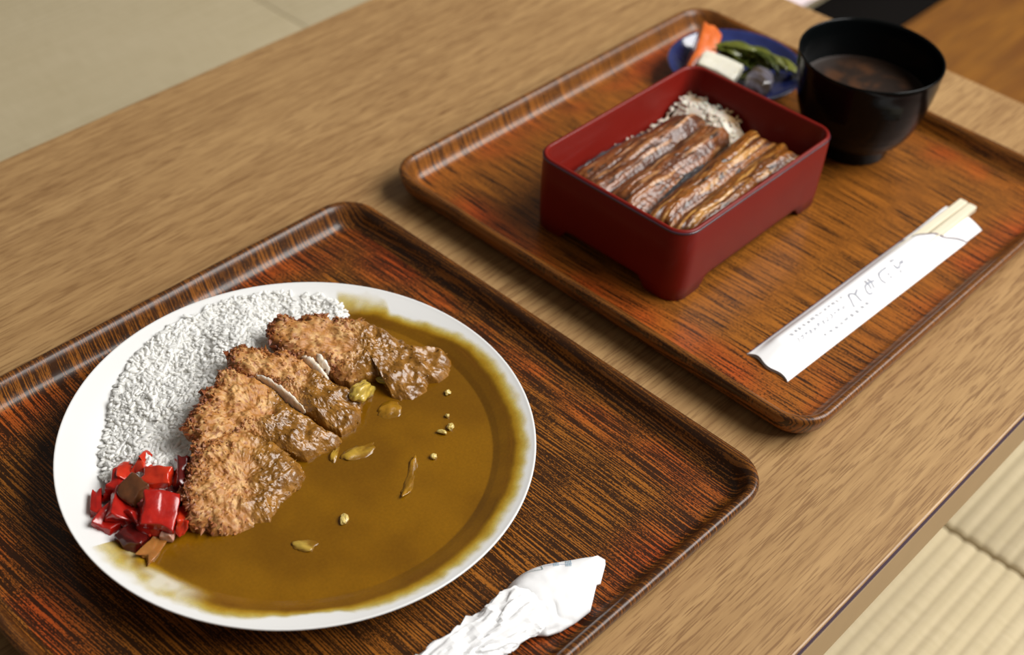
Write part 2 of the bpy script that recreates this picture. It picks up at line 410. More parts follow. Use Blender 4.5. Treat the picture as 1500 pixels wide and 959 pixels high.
def rice_pile(name, poly, Hf, count, mat, loc, seed, cell=0.002, L=0.0027, W=0.00115):
    rng = np.random.default_rng(seed); poly = np.array(poly)
    lo, hi = poly.min(0), poly.max(0)
    nx, ny = int((hi[0] - lo[0]) / cell) + 1, int((hi[1] - lo[1]) / cell) + 1
    gx, gy = np.meshgrid(np.linspace(lo[0], hi[0], nx), np.linspace(lo[1], hi[1], ny), indexing='ij')
    P = np.stack([gx.ravel(), gy.ravel(), 0 * gx.ravel()], 1); ok = inside(P, poly)
    P[:, 2] = Hf(P) + 0.0005 + 0.0006 * fbmv(P, 400, 2, 3.0)
    V = [P]; F = []
    for i in range(nx - 1):
        for j in range(ny - 1):
            q = (i * ny + j, (i + 1) * ny + j, (i + 1) * ny + j + 1, i * ny + j + 1)
            if all(ok[k] for k in q): F.append(q)
    off = len(P); n = 0
    while n < count:
        c = lo + (hi - lo) * rng.random(2); c3 = np.array([[c[0], c[1], 0.0]])
        if not inside(c3, poly)[0]: continue
        z = Hf(c3)[0] + rng.normal(0.0002, 0.0004)
        R = Matrix.Rotation(rng.uniform(0, 6.28), 3, 'Z') @ Matrix.Rotation(rng.normal(0, 0.22), 3, 'Y')
        v = GV * np.array([L * rng.uniform(.85, 1.12), W * rng.uniform(.88, 1.12), W * .75])
        v[:, 2] += 0.10 * v[:, 0] ** 2 / L
        V.append(v @ np.array(R).T + np.array([c[0], c[1], z])); F += [tuple(k + off for k in f) for f in GF]; off += len(GV); n += 1
    used = np.zeros(off, bool)
    for f in F: used[list(f)] = True
    V = np.vstack(V); V[~used] = V[np.flatnonzero(used)[0]]
    return make(name, V, F, mat, loc=loc)
RPOLY = [(0.2475, 0.487), (0.2585, 0.501), (0.272, 0.5115), (0.2925, 0.5220), (0.3176, 0.5272), (0.3442, 0.5245), (0.366, 0.5180), (0.382, 0.507), (0.398, 0.489), (0.400, 0.469), (0.386, 0.456), (0.353, 0.449), (0.3195, 0.440), (0.276, 0.430), (0.2500, 0.420), (0.226, 0.428), (0.2265, 0.462), (0.236, 0.476)]
RP = np.array(RPOLY)
def rice_h(P):
    d = pdist(P, RP[[16, 17, 0, 1, 2, 3, 4, 5, 6, 7, 8]], closed=False) * inside(P, RP); r = np.linalg.norm(P[:, :2] - PC, axis=1)
    edge = plate_z(np.minimum(r, 0.12)) + 0.0014
    lift = 1 - np.exp(-d / 0.011)
    hump = TH + 0.0255 + 0.0024 * sst(0.020, 0.045, d) + 0.0030 * np.sin(P[:, 0] * 95 + 1.0) * np.sin(P[:, 1] * 80) + 0.0022 * fbmv(P, 55, 3, 5.0)
    return edge * (1 - lift) + np.maximum(hump, edge) * lift + 0.0009 * fbmv(P, 150, 2, 8.0)
tag(rice_pile('steamed_rice', RPOLY, rice_h, 4600, M_RICE, (0.31, 0.475, TH + 0.010), 5), 'mound of white steamed rice on the left of the curry plate', 'rice', kind='stuff')

# ------------------------------------------------------------------ breaded cutlet slices
M_CRUST = vcol('fried_crust', 0.50, 0.35, 'sauce', sss=0.06, var=0.22, vscale=800, bump=0.35, bdist=0.0010)
M_MEAT = vcol('pork_meat', 0.42, 0.2, None, sss=0.25, ssr=(1, .7, .5), var=0.18, vscale=500, bump=0.4, bdist=0.0008)
def mm(l): return [tuple(c / 1000 for c in p) for p in l]
CUTS = {}
def crust_color(P, sauce, brown, seed):
    n1 = fbmv(P, 170, 3, seed); n2 = fbmv(P, 420, 3, seed + 3)
    c = lerp((0.46, 0.195, 0.045), (0.66, 0.380, 0.140), sst(-0.35, 0.55, n1))
    c = lerp(c, (0.270, 0.072, 0.014), 0.8 * sst(0.15, 0.6, n2 + 0.4 * n1))
    c = lerp(c, (0.170, 0.038, 0.008), np.clip(brown * (0.6 + 0.9 * n2) , 0, 1))
    sc = lerp((0.200, 0.082, 0.008), (0.33, 0.145, 0.020), sst(-0.4, 0.5, n1 + 0.3 * n2))
    return lerp(c, sc, sauce)
def cutlet(key, out, thick, label, axis, s0, s1, brown_dir, seed, N=420, K=46):
    """one slice: out = outline (x, y, z of the top edge) in mm; axis/s0/s1 say where the sauce begins"""
    O = resample(mm(out), N); c = O.mean(0)
    A = np.c_[O[:, :2] - c[:2], np.ones(N)]; pl = np.linalg.lstsq(A, O[:, 2], rcond=None)[0]
    plane = lambda P: (P[:, :2] - c[:2]) @ pl[:2] + pl[2]
    # ragged outline
    rad = O[:, :2] - c[:2]; L = np.linalg.norm(rad, axis=1)
    jag = np.array([fbm((p[0] * 240 + seed, p[1] * 240, seed), 4) for p in O])
    axis = np.array(axis) / np.linalg.norm(axis); bd = np.array(brown_dir) / np.linalg.norm(brown_dir)
    nrm = rad / L[:, None]; toward = np.clip(nrm @ bd, 0, 1)
    O2 = c[:2] + nrm * (L + jag * (0.0006 + 0.0020 * toward))[:, None]
    prof = [(s, None) for s in np.linspace(0.02, 1, K)]
    rings = []; S_ = []
    for s, _ in prof:
        xy = c[:2] + (O2 - c[:2]) * s; rings.append(np.c_[xy, np.zeros(N)]); S_ += [s] * N
    top = np.vstack(rings); S_ = np.array(S_)
    edge = (1 - S_) * np.tile(L, K)                 # distance to the rim
    drop = 0.0052 * np.exp(-edge / 0.0032)
    top[:, 2] = plane(top) + 0.0012 - drop
    n1 = fbmv(top, 110, 3, seed); n2 = fbmv(top, 330, 3, seed + 5); n3 = fbmv(top, 900, 2, seed + 9)
    along = (top[:, :2] - c[:2]) @ axis
    sauce = sst(s0, s1, along + 0.005 * n1 + 0.002 * n2)
    amp = 0.80 - 0.10 * sauce
    top[:, 2] += 0.0024 * n1 + (0.0012 * n2 * (1 - 0.45 * sauce) + (0.00042 + 0.00025 * sauce) * n3) * amp
    sd = np.vstack([np.c_[c[:2] + (O2 - c[:2]) * q, plane(O2) - 0.004 - dz] for q, dz in ((1.0, 0.002), (0.99, thick * .5), (0.95, thick * .85), (0.6, thick), (0.05, thick))])
    ns = fbmv(sd, 380, 3, seed + 2); sd[:, 2] += 0.0012 * ns
    V = np.vstack([top, sd]); F = []
    rn = K + 5
    for k in range(rn - 1):
        for i in range(N):
            j = (i + 1) % N; F.append((k * N + i, k * N + j, (k + 1) * N + j, (k + 1) * N + i))
    F.append(tuple(range(N))[::-1]); F.append(tuple((rn - 1) * N + i for i in range(N)))
    F = [f[::-1] for f in F]
    sauce_all = np.r_[sauce, np.tile(sauce[-N:], 5)]
    brown = np.r_[np.exp(-edge / 0.006) * np.tile(toward, K), np.tile(toward, 5) * 0.9]
    col = crust_color(V, sauce_all, 0.9 * brown, seed)
    zmin = V[:, 2].min(); t = thing('pork_cutlet_slice', (c[0], c[1], zmin), label, 'cutlet', 'slices of the breaded cutlet')
    make('crust', V, F, M_CRUST, t, cols=col, attrs={'sauce': sauce_all})
    # crumb flakes standing on the crust, denser at the browned edge
    rng = np.random.default_rng(int(seed * 10)); cv = []; cf = []; cc = []; cs = []
    wgt = (0.015 + 2.2 * np.r_[brown[:K * N]] ** 1.3) * (1 - 0.85 * sauce) * (S_ > 0.1) + 0.10 * sauce * (S_ > 0.15) + 0.5 * (S_ > 0.97) * (1 - .6 * sauce)
    idx = rng.choice(K * N, 520, p=wgt / wgt.sum())
    for q in idx:
        p = V[q]; sz = rng.uniform(0.0006, 0.0016) * (0.6 + 1.1 * brown[q])
        d = rng.normal(0, 1, (6, 3)); d /= np.linalg.norm(d, axis=1)[:, None]
        d = np.array([[1, 0, 0], [-1, 0, 0], [0, 1, 0], [0, -1, 0], [0, 0, 1], [0, 0, -1]]) * rng.uniform(0.35, 1.25, (6, 1)) + d * 0.25
        R = np.array(Matrix.Rotation(rng.uniform(0, 6.28), 3, Vector(rng.normal(0, 1, 3))))
        v = (d * sz * np.array([1.3, 0.8, 0.7])) @ R.T + p + np.array([0, 0, sz * 0.15])
        o = len(cv) * 6; cv.append(v); cf += [tuple(o + k for k in f) for f in ((0, 2, 4), (2, 1, 4), (1, 3, 4), (3, 0, 4), (2, 0, 5), (1, 2, 5), (3, 1, 5), (0, 3, 5))]
        base = lerp((0.42, 0.17, 0.045), (0.20, 0.045, 0.010), np.array(np.clip(brown[q] * 1.1 + rng.normal(0, .2), 0, 1))) * rng.uniform(0.75, 1.3)
        base = lerp(base, (0.26, 0.115, 0.016), np.array(sauce[q])); cc += [base] * 6; cs += [sauce[q]] * 6
    cr = make('crumbs', np.vstack(cv), cf, M_CRUST, t, smooth=False, cols=np.array(cc), attrs={'sauce': cs}); cr['kind'] = 'stuff'
    return t
def meat(parent, line, w, h, seed):
    """pale fibrous cut face showing along a cut edge"""
    Lp = resample(np.array(mm(line)), 40, closed=False); n = 14; rings = []
    for k, p in enumerate(Lp):
        d = Lp[min(k + 1, 39)] - Lp[max(k - 1, 0)]; d = d / np.linalg.norm(d); side = np.cross(d, (0, 0, 1)); side /= np.linalg.norm(side)
        f = math.sin(math.pi * (0.08 + 0.84 * k / 39)) ** 0.5
        rings.append(np.array([p + side * (w * f * math.cos(a)) + np.array((0, 0, h * f * math.sin(a) - h * .72)) for a in np.linspace(0, 2 * np.pi, n, endpoint=False)]))
    V, F = loft(rings, cap0=True, cap1=True)
    nz = fbmv(V, 420, 3, seed); V = V + nz[:, None] * np.array([0.0008, 0.0008, 0.0010])
    col = lerp((0.66, 0.54, 0.40), (0.84, 0.76, 0.66), sst(-.4, .4, nz))
    tag(make('cut_face', V, F, M_MEAT, parent, cols=col), 'pale cut face of the meat')
CA = [[344.3, 472.8, 48], [352.7, 475.9, 49], [357.1, 474.1, 49], [360.3, 470.3, 49], [364.8, 469.2, 49], [370.5, 469.4, 49], [371.6, 464.4, 48], [376.6, 464.4, 48], [376.3, 458.2, 47], [383.9, 454.2, 46], [393.3, 447.6, 44], [399.7, 437.4, 43], [403.0, 426.9, 40], [404.1, 416.9, 37], [406.8, 408.6, 34], [406.8, 403.7, 32], [418.0, 406.2, 30], [416.7, 398.8, 29], [409.2, 391.8, 28], [401.1, 391.8, 27], [396.6, 395.4, 27], [391.2, 391.5, 27], [380.4, 392.2, 27], [373.4, 401.2, 28], [376.9, 409.9, 29], [378.0, 416.6, 31], [370.9, 420.5, 33], [361.4, 422.8, 34], [358.1, 426.9, 36], [357.8, 432.6, 39], [354.6, 441.1, 42], [348.8, 448.4, 45], [343.5, 456.4, 46], [342.6, 465.1, 47]]
CB = [[319.6, 474.7, 47], [325.2, 474.7, 47], [327.8, 469.2, 47], [333.0, 465.0, 47], [337.6, 459.0, 47], [343.2, 456.0, 46], [347.7, 447.1, 45], [349.9, 439.6, 44], [350.7, 432.7, 41], [353.2, 425.7, 38], [355.9, 417.7, 35], [356.8, 407.8, 31], [349.9, 401.3, 30], [342.5, 397.6, 29], [333.9, 398.9, 29], [330.9, 406.2, 31], [329.0, 416.0, 35], [326.5, 427.2, 39], [324.1, 439.1, 43], [320.1, 448.1, 46], [313.6, 457.3, 47], [314.0, 466.5, 47]]
CC = [[311.4, 460.1, 48], [315.8, 453.0, 48], [319.4, 447.3, 47], [322.4, 437.0, 44], [324.2, 424.4, 40], [327.1, 413.6, 36], [329.1, 405.2, 33], [332.0, 396.7, 30], [327.6, 393.9, 29], [317.6, 396.7, 28], [309.0, 397.5, 28], [305.1, 402.7, 29], [302.3, 408.3, 33], [298.1, 413.9, 37], [291.8, 422.2, 42], [280.9, 427.4, 46], [268.5, 427.9, 48], [262.8, 427.5, 49], [261.8, 431.2, 49], [267.3, 435.1, 49], [266.5, 444.0, 50], [275.0, 447.4, 50], [282.0, 449.7, 50], [288.7, 455.2, 49], [296.4, 457.0, 49], [304.0, 462.1, 49]]
CD = [[262.9, 430.1, 48], [270.1, 429.8, 49], [281.5, 428.1, 47], [292.2, 422.5, 44], [298.5, 414.2, 39], [302.1, 405.2, 34], [304.0, 397.0, 30], [301.6, 390.6, 28], [295.0, 386.6, 28], [287.1, 385.2, 28], [280.9, 384.8, 28], [274.9, 379.3, 27], [269.3, 374.7, 27], [266.9, 379.6, 28], [260.9, 381.8, 28], [252.0, 385.0, 28], [244.9, 389.5, 28], [241.7, 395.8, 30], [237.6, 401.1, 32], [240.4, 408.4, 36], [244.4, 416.4, 40], [250.8, 421.0, 43], [258.0, 425.6, 46]]
ta = cutlet('a', CA, 0.010, 'farthest breaded cutlet slice, its right end lying deepest in the curry', (0.55, -0.85), -0.012, 0.004, (-0.5, 0.85), 1.3)
tb_ = cutlet('b', CB, 0.010, 'second cutlet slice from the back, dark browned tip and pale cut edges', (0.45, -0.9), -0.004, 0.010, (-0.5, 0.85), 2.6)
tc = cutlet('c', CC, 0.010, 'broad middle cutlet slice with a ragged brown left edge over the rice', (0.55, -0.85), 0.000, 0.010, (-0.75, 0.65), 3.9)
td = cutlet('d', CD, 0.010, 'nearest cutlet slice, beside the red pickles', (0.75, -0.65), -0.002, 0.010, (-0.85, 0.5), 5.2)
meat(tb_, [[350, 449.0, 42], [351.3, 440.4, 40], [351.6, 434.5, 38], [352.1, 430.2, 36]], 0.0022, 0.0055, 1.0)
meat(ta, [[357.5, 446.5, 41], [356.3, 439.9, 40], [356.7, 434.2, 38]], 0.0020, 0.0050, 2.0)
meat(tc, [[319.6, 450.0, 46.5], [321.9, 441.9, 45], [323.5, 434.5, 43], [325.2, 426.3, 40.5], [326.6, 419.4, 38]], 0.0013, 0.0050, 3.0)

# ------------------------------------------------------------------ bits of onion in the sauce
M_ONION = vcol('stewed_onion', 0.28, 0.3, None, sss=0.35, ssr=(1, .8, .3), var=0.15, vscale=500, bump=0.3)
def lump(name, c, s, rz, col, mat, label, cat, group=None, seed=0.0, tilt=0.0, rough=0.22, freq=1.6, n=20, bend=0.0, var=0.18):
    bm = bmesh.new(); bmesh.ops.create_icosphere(bm, subdivisions=4, radius=1.0)
    R = Matrix.Rotation(rz, 3, 'Z') @ Matrix.Rotation(tilt, 3, 'Y'); cols = []
    for v in bm.verts:
        k = 1 + rough * fbm((v.co.x * freq + seed, v.co.y * freq - seed, v.co.z * freq + seed * 2), 4)
        cv = np.array(col) * (1 + var * fbm((v.co.x * 3 + seed, v.co.y * 3, v.co.z * 3), 3))
        q = Vector((v.co.x * s[0] * k, v.co.y * s[1] * k, v.co.z * s[2] * k)); q.z += bend * q.x * q.x / s[0]; q.y += 0.6 * bend * q.x * q.x / s[0]
        v.co = R @ q + Vector(c)
        if name == 'onion_piece': cv = lerp((0.215, 0.096, 0.0022), cv, np.array(float(sst(POOL + 0.0002, POOL + 0.0016, v.co.z))))
        cols.append(cv)
    z = min(v.co.z for v in bm.verts)
    return tag(bm_make(name, bm, mat, loc=(c[0], c[1], z), cols=np.clip(cols, 0, 1)), label, cat, group)
GO = 'onion pieces in the curry'
def onion(x, y, z, s, rz, col, label, seed, tilt=0.0, bend=0.0, rough=0.42):
    return lump('onion_piece', (x / 1000, y / 1000, z / 1000), [k / 1000 for k in s], rz, col, M_ONION, label, 'onion', GO, seed, tilt, rough, 1.15 if rough > 0.5 else 0.9, bend=bend)
PALE = (0.62, 0.47, 0.15); AMB = (0.34, 0.165, 0.008); GRN = (0.30, 0.23, 0.025)
onion(361.0, 413.0, 30.0, (10.5, 5.2, 6.0), 0.35, (0.52, 0.36, 0.06), 'yellow crumpled onion piece standing against the farthest cutlet slice', 1.1, 0.35, rough=0.52)
onion(381, 410, 27.5, (8, 3.0, 2.6), -0.9, GRN, 'green-tinged translucent onion strip under the farthest cutlet slice', 2.2)
onion(366, 396, 24.0, (8, 5.5, 2.2), -0.3, AMB, 'amber onion lump under sauce just below the yellow crumpled piece', 3.3)
onion(332.5, 384.5, 24.1, (11, 5.0, 2.1), -0.2, (0.46, 0.28, 0.030), 'pale onion bulge half sunk in the middle of the curry', 4.4)
onion(322, 391.5, 24.6, (6, 2.2, 1.7), 0.6, (0.42, 0.25, 0.025), 'thin pale onion strip near the middle cutlet slice tip', 5.5)
onion(380.5, 363.0, 25.8, (2.3, 1.9, 1.8), 0.4, PALE, 'right-hand pale onion bead of the close trio', 6.6)
onion(374.5, 363.6, 25.6, (1.1, 3.1, 1.5), 0.5, PALE, 'curved pale onion sliver left in the close trio', 7.7, bend=0.3)
onion(385.3, 370.3, 25.6, (1.3, 1.2, 1.2), 0.0, PALE, 'tiny pale onion crumb above the close trio', 8.8)
onion(398.3, 383.1, 25.6, (2.0, 1.7, 1.3), 0.3, PALE, 'small pale onion bit right below the end of the farthest cutlet slice', 9.9)
onion(358.6, 354.0, 25.5, (1.8, 1.7, 1.4), 0.0, PALE, 'small pale onion bit alone right of the centre of the curry', 10.1)
onion(296.5, 355.0, 25.4, (3.6, 2.0, 1.9), 0.8, PALE, 'pale double onion bead in the lower left curry', 11.2, rough=0.4)
onion(271.5, 356.1, 24.4, (6.2, 3.8, 1.4), -0.75, (0.50, 0.34, 0.06), 'oval beige onion slice nearest the lower plate rim', 12.3)
onion(362.1, 306.8, 26.4, (4.2, 3.4, 1.3), -0.5, (0.60, 0.50, 0.14), 'pale square onion piece stuck at the right rim', 13.4)
onion(340, 352.0, 23.75, (13, 3.0, 1.6), 0.55, AMB, 'long amber onion arc sunk right of the double bead', 14.5, bend=0.15)
onion(427, 441, 26.0, (6, 2.0, 1.5), -0.9, GRN, 'greenish onion strip at the top behind the farthest cutlet slice', 15.6)
# ------------------------------------------------------------------ red pickles
def glossy(name, a, b, rough=0.22, sss=0.25, scale=160, ssr=(1, .15, .08)):
    g = G(name); n = g.noise(g.obj(), scale, 3)
    g.set(Base=g.mix(g.ramp(n, [(.3, 0), (.7, 1)]), a, b), Roughness=rough, Coat=0.5, CoatR=0.08, SSS=sss, SSR=ssr, SSScale=0.003)
    g.bump(n, 0.35, 0.0010); return g.m
M_RED = glossy('pickle_red', (0.30, 0.005, 0.003), (0.46, 0.012, 0.005))
M_RED2 = glossy('pickle_orange_red', (0.50, 0.020, 0.006), (0.62, 0.040, 0.010))
M_MAROON = glossy('pickle_maroon', (0.050, 0.004, 0.004), (0.13, 0.008, 0.006), 0.16)
M_OLIVE = glossy('pickle_olive', (0.085, 0.030, 0.010), (0.15, 0.050, 0.016), 0.22)
M_CLEAR = glossy('pickle_translucent', (0.50, 0.26, 0.18), (0.62, 0.36, 0.28), 0.18)
M_AMBER = glossy('curried_onion_brown', (0.30, 0.11, 0.022), (0.40, 0.17, 0.04), 0.18)
def chunk(name, c, s, rot, mat, label, cat, group=None, seed=0, jit=0.16, bevel=0.18, notch=False):
    rng = np.random.default_rng(seed); bm = bmesh.new(); bmesh.ops.create_cube(bm, size=2.0)
    bmesh.ops.subdivide_edges(bm, edges=bm.edges[:], cuts=1, use_grid_fill=True)
    for v in bm.verts: v.co += Vector(rng.normal(0, jit, 3))
    bmesh.ops.bevel(bm, geom=bm.edges[:], offset=bevel * 0.5, segments=1, affect='EDGES')
    bmesh.ops.subdivide_edges(bm, edges=bm.edges[:], cuts=1, use_grid_fill=True)
    bmesh.ops.smooth_vert(bm, verts=bm.verts[:], factor=0.4, use_axis_x=True, use_axis_y=True, use_axis_z=True)
    bmesh.ops.recalc_face_normals(bm, faces=bm.faces[:])
    R = Matrix.Rotation(rot[2], 3, 'Z') @ Matrix.Rotation(rot[1], 3, 'Y') @ Matrix.Rotation(rot[0], 3, 'X')
    for v in bm.verts:
        k = 1 + 0.14 * fbm((v.co.x * 2 + seed, v.co.y * 2, v.co.z * 2), 3)
        v.co = R @ Vector((v.co.x * s[0] * k, v.co.y * s[1] * k, v.co.z * s[2] * k)) + Vector(c)
    z = min(v.co.z for v in bm.verts)
    return tag(bm_make(name, bm, mat, loc=(c[0], c[1], z)), label, cat, group)
GP = 'red pickle pieces beside the rice'
def pk(x, y, z, s, rot, mat, label, seed, **k):
    chunk('pickle_piece', (x / 1000, y / 1000, z / 1000), [q * 1.13 / 2000 for q in s], rot, mat, label, 'pickle', GP, seed, **k)
pk(229, 415.0, 35, (17, 15, 9), (0.25, -0.3, 0.75), M_RED, 'biggest red pickle cube, at the middle front of the pickle heap', 1, jit=0.10)
pk(243, 433.5, 34, (13.5, 8.5, 8), (0.2, -0.2, -0.9), M_RED2, 'bright orange-red pickle block right of the top flake', 2, jit=0.12)
pk(245, 449.0, 31, (12, 8, 7), (0.5, 0.3, 0.6), M_RED2, 'frilly bright red pickle flake at the top of the heap, against the rice', 3, jit=0.26)
pk(234.5, 450.5, 30, (12, 8, 6), (0.2, 0.2, 0.9), M_RED2, 'orange-red pickle flake left of the top flake', 4, jit=0.22)
pk(228.6, 434.5, 36.5, (12, 10.5, 6), (0.1, -0.35, 0.2), M_OLIVE, 'olive-brown pickle chunk on top of the red heap', 5, jit=0.12)
pk(251.5, 427.0, 35, (7, 17, 9), (0.2, 0.5, -0.55), M_MAROON, 'tall dark maroon pickle leaning on the nearest cutlet slice', 6, jit=0.18)
pk(221.5, 433.0, 31, (18, 13, 6), (0.45, 0.1, 0.85), M_RED, 'flat red pickle slab below the olive-brown chunk', 7, jit=0.13)
pk(213.0, 446.0, 28.5, (15, 4.5, 6), (0.1, 0.1, 0.95), M_RED, 'narrow red pickle strip leftmost, leaning up the plate rim', 8, jit=0.14)
pk(212.5, 433.5, 27, (15, 11, 9), (0.2, 0.1, 0.35), M_RED, 'dark red pickle chunk at the left front of the heap', 9, jit=0.14)
pk(215.0, 416.5, 27, (12.5, 12, 9), (0.2, 0.3, 0.3), M_MAROON, 'round maroon pickle lowest at the front by the curry', 10, jit=0.22)
pk(236.5, 407.5, 29, (13, 4.5, 8), (0.3, 0.4, 0.95), M_RED2, 'upright red pickle slice between the big cube and the nearest cutlet slice', 11, jit=0.14)
pk(223.0, 413.5, 28, (6.5, 5, 5), (0.1, 0.6, 0.2), M_RED2, 'small red pickle bit in front of the big cube', 12, jit=0.2)
pk(227.5, 407.0, 28.5, (8, 5, 4.5), (0.3, 0.1, 0.6), M_CLEAR, 'small translucent pinkish pickle bit below the big cube', 13, jit=0.2)
pk(218.0, 405.5, 26.0, (14, 6, 4), (0.2, 0.1, 0.45), M_AMBER, 'brown sauce-coated pickle strip at the edge of the curry', 14, jit=0.25)
pk(228.0, 449.0, 29, (15, 9, 8), (0.3, 0.1, 0.75), M_RED, 'red pickle piece at the upper left of the heap', 15, jit=0.18)
pk(233.0, 428.0, 29, (14, 12, 9), (0.2, 0.1, 0.4), M_RED, 'red pickle buried under the big cube and the orange-red block', 16, jit=0.16)
pk(222.5, 424.0, 29, (12, 10, 8), (0.2, 0.5, 0.1), M_RED, 'red pickle wedged between the flat slab and the big cube', 17, jit=0.16)
pk(243.5, 421.5, 30, (11, 8, 8), (0.2, 0.1, -0.2), M_MAROON, 'dark pickle in the gap behind the big cube', 18, jit=0.16)

# ------------------------------------------------------------------ napkin-wrapped spoon
g = G('napkin_paper'); n = g.noise(g.obj(), 900, 2); g.set(Base=g.mix(n, (0.86, 0.86, 0.87), (0.90, 0.90, 0.90)), Roughness=0.75, Spec=0.25, SSS=0.08, SSR=(1, 1, 1), SSScale=0.002)
g.bump(n, 0.06, 0.0004); M_PAPER = g.m
M_PRINT = plain('print_blue', (0.22, 0.40, 0.52), 0.7); M_PRINT2 = plain('print_grey', (0.10, 0.22, 0.22), 0.7)
NAP = np.array([(331.4, 274.7), (334.0, 275.6), (337.6, 276.2), (345.1, 276.2), (350.7, 275.0), (356.3, 272.4), (366.8, 265.1), (377.9, 257.2), (379.1, 252.3), (365.8, 244.8), (352.0, 236.9), (342.0, 237.5), (332.3, 239.3), (325.9, 242.2), (322.0, 246.5), (321.0, 254.1), (323.5, 264.5), (328, 271.5)]) / 1000
NC = np.array([0.3475, 0.2560])
def nap_top(P):
    d = pdist(P, NAP) * inside(P, NAP)
    z = TH + 0.0042 + 0.0070 * (1 - np.exp(-d / 0.0042))
    x, y = P[:, 0], P[:, 1]
    crease = np.abs((x - 0.3345) * 0.95 + (y - 0.256) * 0.25 + 0.0025 * np.sin(y * 420))
    z -= 0.0010 * np.exp(-crease / 0.0011) * (y < 0.270)
    z -= 0.0022 * np.abs(np.sin(y * 560 + x * 130)) * sst(0.337, 0.326, x) * (d > 0.0006)
    z -= 0.0010 * sst(0.267, 0.276, y + 0.12 * (x - 0.34))      # the far edge folds down
    z += 0.0006 * fbmv(np.c_[x, y, 0 * x], 90, 2, 2.0)
    return z
def napkin():
    t = thing('wrapped_spoon', (0.34, 0.257, TH), 'spoon rolled in a white paper napkin with twisted tail, on the near tray', 'spoon')
    N, K = 200, 26; O = resample(NAP, N); rings = []
    for s in np.linspace(0.02, 1, K):
        xy = NC + (O - NC) * s; p = np.c_[xy, np.zeros(N)]; p[:, 2] = nap_top(p); rings.append(p)
    ed = rings[-1].copy(); ed[:, 2] = TH + 0.0024; rings.append(ed)
    lo = ed.copy(); lo[:, :2] = NC + (lo[:, :2] - NC) * 0.93; lo[:, 2] = TH + 0.0002; rings.append(lo)
    V, F = loft(rings, cap0=True, cap1=True); make('napkin_head', V, [f[::-1] for f in F], M_PAPER, t)
    # second sheet edge peeping out at the pointed end
    e = [(0.3760, 0.2588), (0.3806, 0.2566), (0.3812, 0.2520), (0.3790, 0.2500), (0.3680, 0.2440), (0.3660, 0.2450), (0.3745, 0.2520)]
    V = [(x, y, TH + 0.0040) for x, y in e] + [(x, y, TH + 0.0032) for x, y in e]; k = len(e)
    make('napkin_layer', V, [tuple(range(k)), tuple(range(2 * k - 1, k - 1, -1))] + [(i, i + k, (i + 1) % k + k, (i + 1) % k) for i in range(k)], M_PAPER, t, smooth=False)
    # gathered and twisted tail: sharp folds spiralling round the handle
    n, m = 72, 44; ax = resample(np.array([(342, 256.5), (331, 257.8), (322.9, 258.5), (312.2, 259.0), (303.8, 260.3), (295.0, 261.5), (284.3, 263.0), (270, 264.0), (252, 266.0), (232, 268.0)]) / 1000, m, closed=False)
    rings = []
    for k, p in enumerate(ax):
        u = k / (m - 1); d = ax[min(k + 1, m - 1)] - ax[max(k - 1, 0)]; d /= np.linalg.norm(d); sd = np.array((-d[1], d[0]))
        wv = np.interp(u, [0, .10, .2, .35, .5, .65, .8, 1.0], [.0120, .0150, .0140, .0130, .0128, .0120, .0125, .0130])
        hv = np.interp(u, [0, .10, .25, .5, .8, 1.0], [.0048, .0068, .0070, .0066, .0060, .0055])
        R = []
        for i in range(n):
            a = 2 * math.pi * i / n; q = a * 8 / (2 * math.pi) + u * 3.4 + 0.9 * fbm((math.cos(a) * 1.5, math.sin(a) * 1.5, u * 6), 2)
            tri = abs((q % 1.0) - 0.5) * 2
            q2 = a * 3 / (2 * math.pi) - u * 2.0; tri2 = abs((q2 % 1.0) - 0.5) * 2
            f = 0.70 + 0.30 * tri * min(1, u * 6) + 0.14 * tri2 * min(1, u * 6) + 0.08 * fbm((math.cos(a) * 2, math.sin(a) * 2, u * 16), 3)
            z = TH + hv + hv * f * math.sin(a) * 1.02
            R.append((p[0] + sd[0] * wv * f * math.cos(a), p[1] + sd[1] * wv * f * math.cos(a), max(TH + 0.0002, z)))
        rings.append(np.array(R))
    V, F = loft(rings, cap0=True, cap1=True); make('napkin_twist', V, F, M_PAPER, t, smooth=False)
    def flap(pts, th=0.0003):
        P = np.array(pts) / 1000; a, b, c2, d = P
        G_ = 10; V = []; F = []
        nrm = np.cross(b - a, d - a); nrm /= np.linalg.norm(nrm)
        for s in (0, 1):
            for i in range(G_ + 1):
                for j in range(G_ + 1):
                    u, v = i / G_, j / G_
                    q = a * (1 - u) * (1 - v) + b * u * (1 - v) + c2 * u * v + d * (1 - u) * v
                    V.append(q + nrm * (0.0016 * math.sin(math.pi * u) * math.sin(math.pi * v) + s * th))
        o = (G_ + 1) ** 2
        for i in range(G_):
            for j in range(G_):
                q = i * (G_ + 1) + j; F += [(q, q + G_ + 1, q + G_ + 2, q + 1), (o + q, o + q + 1, o + q + G_ + 2, o + q + G_ + 1)]
        make('napkin_flap', V, F, M_PAPER, t)
    flap([(325, 262, 17), (313, 259, 18), (307, 270.5, 16), (318.5, 273.0, 14.5)])
    flap([(311, 262, 18), (300, 259, 17), (295.5, 272.5, 15), (302.5, 274.5, 17)])
    flap([(300, 258, 17), (284, 259, 16), (279, 271.0, 12), (292, 272.5, 14)])
    flap([(280, 262, 16), (262, 262, 16), (258, 277.0, 12), (272, 277.5, 13)])
